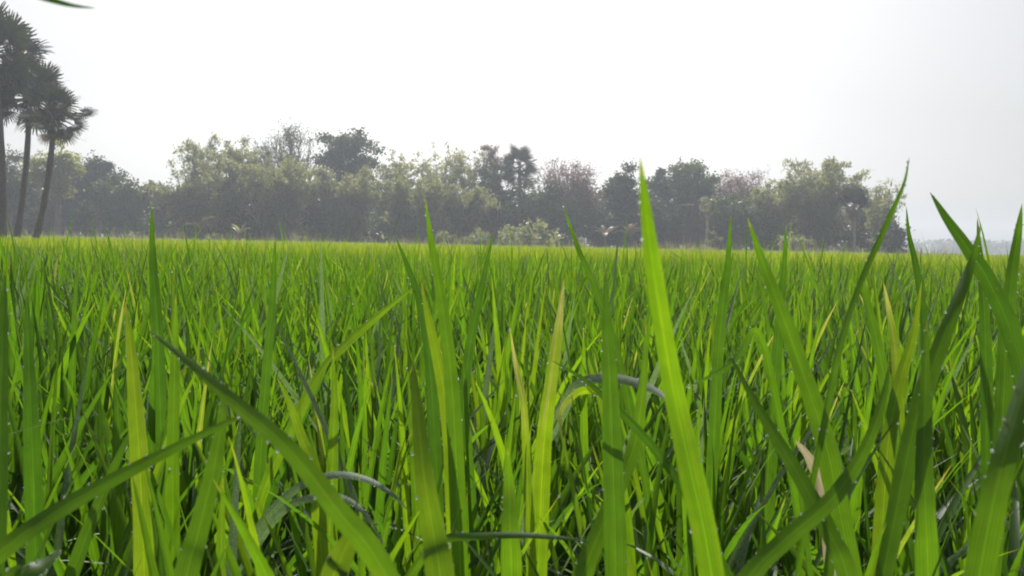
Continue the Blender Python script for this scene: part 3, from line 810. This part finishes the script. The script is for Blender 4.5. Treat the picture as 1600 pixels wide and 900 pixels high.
# pinkish trees
T('bare_tree', 'wide pinkish half-bare tree right of the middle fan palm', 893, 246, 112, 86, M_PINKLEAF, M_TWIG, base_frac=0.4, n_clumps=80, per=60, size=0.22, seed=16, twigs=True)
T(BL, 'brownish undergrowth tree below the wide pinkish tree', 870, 300, 120, 84, M_MIDLEAF, base_frac=0.02, n_clumps=60, seed=17)
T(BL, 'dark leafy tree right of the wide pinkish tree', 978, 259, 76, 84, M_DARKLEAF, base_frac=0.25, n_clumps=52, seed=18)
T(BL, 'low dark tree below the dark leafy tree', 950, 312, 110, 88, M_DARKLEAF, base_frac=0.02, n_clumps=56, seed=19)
T(BL, 'green round-topped tree above the hut', 1074, 243, 82, 86, M_MIDLEAF, base_frac=0.38, n_clumps=56, per=130, seed=20)
T(BL, 'dark tree between the tall blurred blade and the green round-topped tree', 1026, 258, 56, 88, M_DARKLEAF, base_frac=0.2, n_clumps=46, seed=21)
T('bare_tree', 'brownish pink half-bare tree right of the green round-topped tree', 1150, 256, 92, 88, M_PINKLEAF, M_TWIG, base_frac=0.35, n_clumps=50, per=80, size=0.22, seed=22, twigs=True)
T(BL, 'low olive tree under the brownish pink tree', 1150, 304, 100, 80, M_MIDLEAF, base_frac=0.02, n_clumps=56, seed=23)
T(BL, 'low dark tree left of the hut', 1022, 316, 80, 82, M_DARKLEAF, base_frac=0.02, n_clumps=50, seed=24)
T('thin_tree', 'thin pale-trunked tree standing in front of the hut', 1103, 308, 34, 76, M_PALELEAF, M_PALEBARK, base_frac=0.72, n_clumps=12, per=16, size=0.2, seed=25)
# right end
bamboo('large olive bamboo near the right end of the wood', 1272, 246, 140, 82, 11, n=44, dens=1.3, low=0.05)
bamboo('low bamboo between the brownish pink tree and the large right bamboo', 1208, 282, 70, 80, 12, n=24, dens=1.1, low=0.05)
bamboo('arching feathery bamboo at the right end of the wood', 1372, 276, 84, 80, 13, n=22, dens=1.0, low=0.1, sprays=7)
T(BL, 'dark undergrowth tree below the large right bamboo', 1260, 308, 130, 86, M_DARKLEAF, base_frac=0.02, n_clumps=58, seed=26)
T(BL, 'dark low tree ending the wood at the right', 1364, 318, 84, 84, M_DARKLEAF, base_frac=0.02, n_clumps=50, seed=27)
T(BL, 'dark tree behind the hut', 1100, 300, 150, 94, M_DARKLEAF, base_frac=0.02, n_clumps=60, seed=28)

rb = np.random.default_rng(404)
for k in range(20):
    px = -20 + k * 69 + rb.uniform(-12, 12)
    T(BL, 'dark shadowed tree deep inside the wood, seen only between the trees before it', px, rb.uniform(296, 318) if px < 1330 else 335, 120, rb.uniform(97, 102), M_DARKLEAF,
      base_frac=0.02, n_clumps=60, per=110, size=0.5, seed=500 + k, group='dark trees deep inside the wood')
# shrubs and banana plants along the verge
def banana(label, px, top, wpx, d, seed, nl=8, leaf=None, Lk=1.0):
    rng = np.random.default_rng(seed + 9000)
    g = spot(px, d); H = max(z_at(px, top, d), 0.5); Rr = wpx / F * d / 2
    root = empty('banana_plant', g); tag(root, label, 'banana plant')
    st = MB(); hs = H * 0.5
    tube(st, [Vector((0, 0, -0.05)), Vector((0.02, 0, hs * 0.5)), Vector((0, 0, hs))], [0.13, 0.11, 0.07], 8, (0, 0, 0.5))
    st.build('stem', M_BANANA, root)
    pf = lambda s: np.clip(s * 6, 0.12, 1) * np.clip(1 - s ** 3, 0, 1) ** 0.7 + 0.02
    for k in range(nl):
        az = k * 2.4 + rng.normal(0, 0.3)
        L = max(Rr * 1.25, H * 0.55) * rng.uniform(0.8, 1.15) * Lk
        mb = MB()
        blades(mb, [(0, 0, hs * 0.95)], np.array([az]), np.array([rad(rng.uniform(12, 50))]), np.array([rng.uniform(0.6, 1.7)]), np.array([L]), np.array([L * 0.26]),
               np.array([rng.uniform(0.2, 1)]), S=10, A=3, fold=0.12, roll=np.array([rng.normal(0, 0.2)]), pf=pf)
        mb.build('leaf', leaf or M_BANANA, root)
    return root
banana('pale banana plant with spread leaves at the foot of the olive bamboo', 312, 334, 56, 74, 1)
banana('small bright banana plant with upright leaves right of the pale one', 376, 345, 30, 70, 2, nl=5)
banana('small banana plant leaning left, in front of the centre bamboo', 598, 360, 24, 72, 3, nl=5)
banana('grey dry-leaved banana plant below the dark leafy tree', 945, 346, 50, 76, 4, nl=8, leaf=M_DEADFROND)
banana('second dry-leaved banana plant beside the tall blurred blade', 985, 338, 54, 78, 5, nl=9, leaf=M_DEADFROND)
bush('shrub', 'big pale broad-leaved shrub in front of the middle fan palm', 824, 346, 104, 71, M_PALELEAF, 1, n=44, per=30, size=0.42)
bush('shrub', 'round pale green shrub left of the big pale one', 748, 355, 46, 71, M_PALELEAF, 2, n=26, per=50, size=0.16)
bush('shrub', 'small round light shrub left of its larger neighbour in the centre', 694, 353, 34, 71, M_PALELEAF, 3, n=20, per=50, size=0.2)
bush('shrub', 'tiny pale shrub by the lone dark blade at the left', 207, 351, 18, 71, M_PALELEAF, 4, n=14, per=30, size=0.16)
bush('shrub', 'tiny pale shrub below the low grey tree', 172, 346, 16, 71, M_PALELEAF, 5, n=12, per=24, size=0.16)
bush('shrub', 'low dusty shrub at the foot of the left bamboo', 338, 358, 40, 71, M_PALELEAF, 6, n=18, per=30, size=0.16)
bush('shrub', 'dusty bush in front of the hut, right of its pale tree', 1112, 350, 30, 73, M_PALELEAF, 7, n=16, per=24, size=0.22)
bush('shrub', 'olive shrub at the foot of the large right bamboo', 1240, 362, 60, 73, M_BAMLEAF, 8, n=26, per=50, size=0.2)
bush('shrub', 'dark drooping shrub at the right tip of the wood', 1398, 342, 30, 76, M_DARKLEAF, 9, n=24, per=60, size=0.22)
bush('shrub', 'low flat pale shrub left of the lower bamboo in the centre', 470, 366, 60, 71, M_PALELEAF, 10, n=20, per=26, size=0.14)

# hut among the trees
def box(mb, c, s, a=(0, 0, 0)):
    c, s = np.array(c, float), np.array(s, float) / 2
    v = np.array([(x, y, z) for x in (-1, 1) for y in (-1, 1) for z in (-1, 1)]) * s + c
    mb.add(v, [(0, 1, 3, 2), (4, 6, 7, 5), (0, 4, 5, 1), (2, 3, 7, 6), (0, 2, 6, 4), (1, 5, 7, 3)], None, np.tile(a, (8, 1)))
g = spot(1100, 82); hut = empty('hut', g)
tag(hut, 'dark hut with a pale flat roof edge half hidden among the trees', 'hut')
Hh = z_at(1100, 309, 82)
M_HUTWALL = bark_material('weathered_wall', (0.07, 0.07, 0.07), (0.14, 0.13, 0.12), 2)
M_TIN = bark_material('pale_tin', (0.30, 0.27, 0.22), (0.46, 0.42, 0.34), 2)
mb = MB(); box(mb, (0.3, 1.6, Hh * 0.47), (3.4, 2.6, Hh * 0.94)); mb.build('wall', M_HUTWALL, hut, smooth=False)
mb = MB(); box(mb, (0.9, 1.3, Hh - 0.12), (2.2, 3.0, 0.13)); mb.build('roof', M_TIN, hut, smooth=False)
mb = MB(); box(mb, (-1.75, 0.9, Hh - 0.75), (1.2, 1.6, 0.14)); mb.build('awning', M_TIN, hut, smooth=False)
for xx in (-0.55, 0.25):
    mb = MB(); tube(mb, [(xx, -0.35, 0), (xx + 0.02, -0.35, Hh * 0.5), (xx, -0.35, Hh - 0.2)], [0.05, 0.045, 0.04], 7); mb.build('post', M_PALEBARK, hut)
mb = MB(); box(mb, (0.9, 0.285, Hh * 0.62), (0.8, 0.05, 0.9)); mb.build('window', bark_material('dark_opening', (0.02, 0.02, 0.02), (0.03, 0.03, 0.03)), hut, smooth=False)

# weeds on the verge: nobody could count them
vb = MB(); rng = np.random.default_rng(77)
n = 9000
x = rng.uniform(-60, 40, n); y = rng.uniform(EDGE + 0.5, 78, n)
blades(vb, np.stack([x, y, np.full(n, 0.08)], -1), rng.uniform(0, 6.28, n), np.abs(rng.normal(0, 0.35, n)), rng.uniform(0, 1.2, n), rng.uniform(0.5, 1.15, n) * (1.0 + 0.55 * np.sin(x * 0.9) * np.sin(x * 0.37 + 2) + 0.4 * np.sin(x * 2.3)), rng.uniform(0.03, 0.08, n), rng.uniform(0, 1, n), S=2, A=2)
tag(vb.build('verge_weeds', foliage_material('dry_weeds', (0.10, 0.11, 0.05), (0.30, 0.27, 0.16), 0.35)), 'dry weeds along the field edge', kind='stuff')

# far wood beyond the fields, right
fb = MB(); rng = np.random.default_rng(78)
for k in range(150):
    yy = rng.uniform(330, 420); xx = rng.uniform(120, 420)
    h = rng.uniform(3.5, 8.0)
    nn = 170
    v = rng.normal(0, 1, (nn, 3)); v /= np.linalg.norm(v, axis=1)[:, None]
    Pp = np.array([xx, yy, h * 0.5]) + v * np.array([rng.uniform(4, 8), 4, h * 0.5]) * rng.uniform(0.3, 1, (nn, 1)) ** 0.4
    leaves_at(fb, rng, Pp, 1.5, 0.7)
tag(fb.build('far_woods', M_FARLEAF), 'blue hazy wood on the far horizon', kind='stuff')

# ------------------------------------------------------------------ air
hz = MB()
x0, x1, y0, y1, z0, z1 = -660, 660, -80, 660, -1.0, 24.0
hz.add([(x, y, z) for x in (x0, x1) for y in (y0, y1) for z in (z0, z1)], [(0, 1, 3, 2), (4, 6, 7, 5), (0, 4, 5, 1), (2, 3, 7, 6), (0, 2, 6, 4), (1, 5, 7, 3)])
m, nt, out = new_mat('morning_haze')
pv = N(nt, 'ShaderNodeVolumePrincipled')
pv.inputs['Color'].default_value = (0.84, 0.91, 1.0, 1)
pv.inputs['Density'].default_value = 0.0017
pv.inputs['Anisotropy'].default_value = 0.35
nt.links.new(pv.outputs[0], out.inputs['Volume'])
tag(hz.build('haze', m, smooth=False), kind='stuff')

# ------------------------------------------------------------------ light
EL, AZ = rad(44), rad(-4)
sd = Vector((math.sin(AZ) * math.cos(EL), math.cos(AZ) * math.cos(EL), math.sin(EL)))
sl = bpy.data.lights.new('sun', 'SUN'); sl.energy = 5.0; sl.angle = rad(0.6); sl.color = (1.0, 0.965, 0.91)
so = bpy.data.objects.new('sun', sl); COL.objects.link(so)
so.rotation_euler = sd.to_track_quat('Z', 'Y').to_euler(); so.location = (0, 0, 60)
w = bpy.data.worlds.new('World'); SC.world = w; w.use_nodes = True
nt = w.node_tree; nt.nodes.clear()
sky = nt.nodes.new('ShaderNodeTexSky'); sky.sky_type = 'NISHITA'; sky.sun_disc = False
sky.sun_elevation = EL; sky.sun_rotation = AZ
sky.air_density = 1.0; sky.dust_density = 4.0; sky.ozone_density = 1.0
bg = nt.nodes.new('ShaderNodeBackground'); bg.inputs['Strength'].default_value = 0.088
wo = nt.nodes.new('ShaderNodeOutputWorld')
hs_ = nt.nodes.new('ShaderNodeHueSaturation'); hs_.inputs['Saturation'].default_value = 0.22     # the morning haze greys the sky
nt.links.new(sky.outputs[0], hs_.inputs['Color']); nt.links.new(hs_.outputs[0], bg.inputs[0]); nt.links.new(bg.outputs[0], wo.inputs[0])

# ------------------------------------------------------------------ render settings
SC.render.engine = 'CYCLES'
SC.view_settings.view_transform = 'Standard'; SC.view_settings.look = 'None'
SC.view_settings.exposure = 0.34; SC.view_settings.gamma = 1.0
SC.view_settings.use_curve_mapping = False
c = SC.cycles
c.use_denoising = True; c.pixel_filter_type = 'BLACKMAN_HARRIS'; c.filter_width = 1.8
c.max_bounces = 7; c.diffuse_bounces = 3; c.glossy_bounces = 2; c.transmission_bounces = 5; c.volume_bounces = 0; c.transparent_max_bounces = 4
c.sample_clamp_indirect = 6.0
c.use_adaptive_sampling = True; c.adaptive_threshold = 0.01
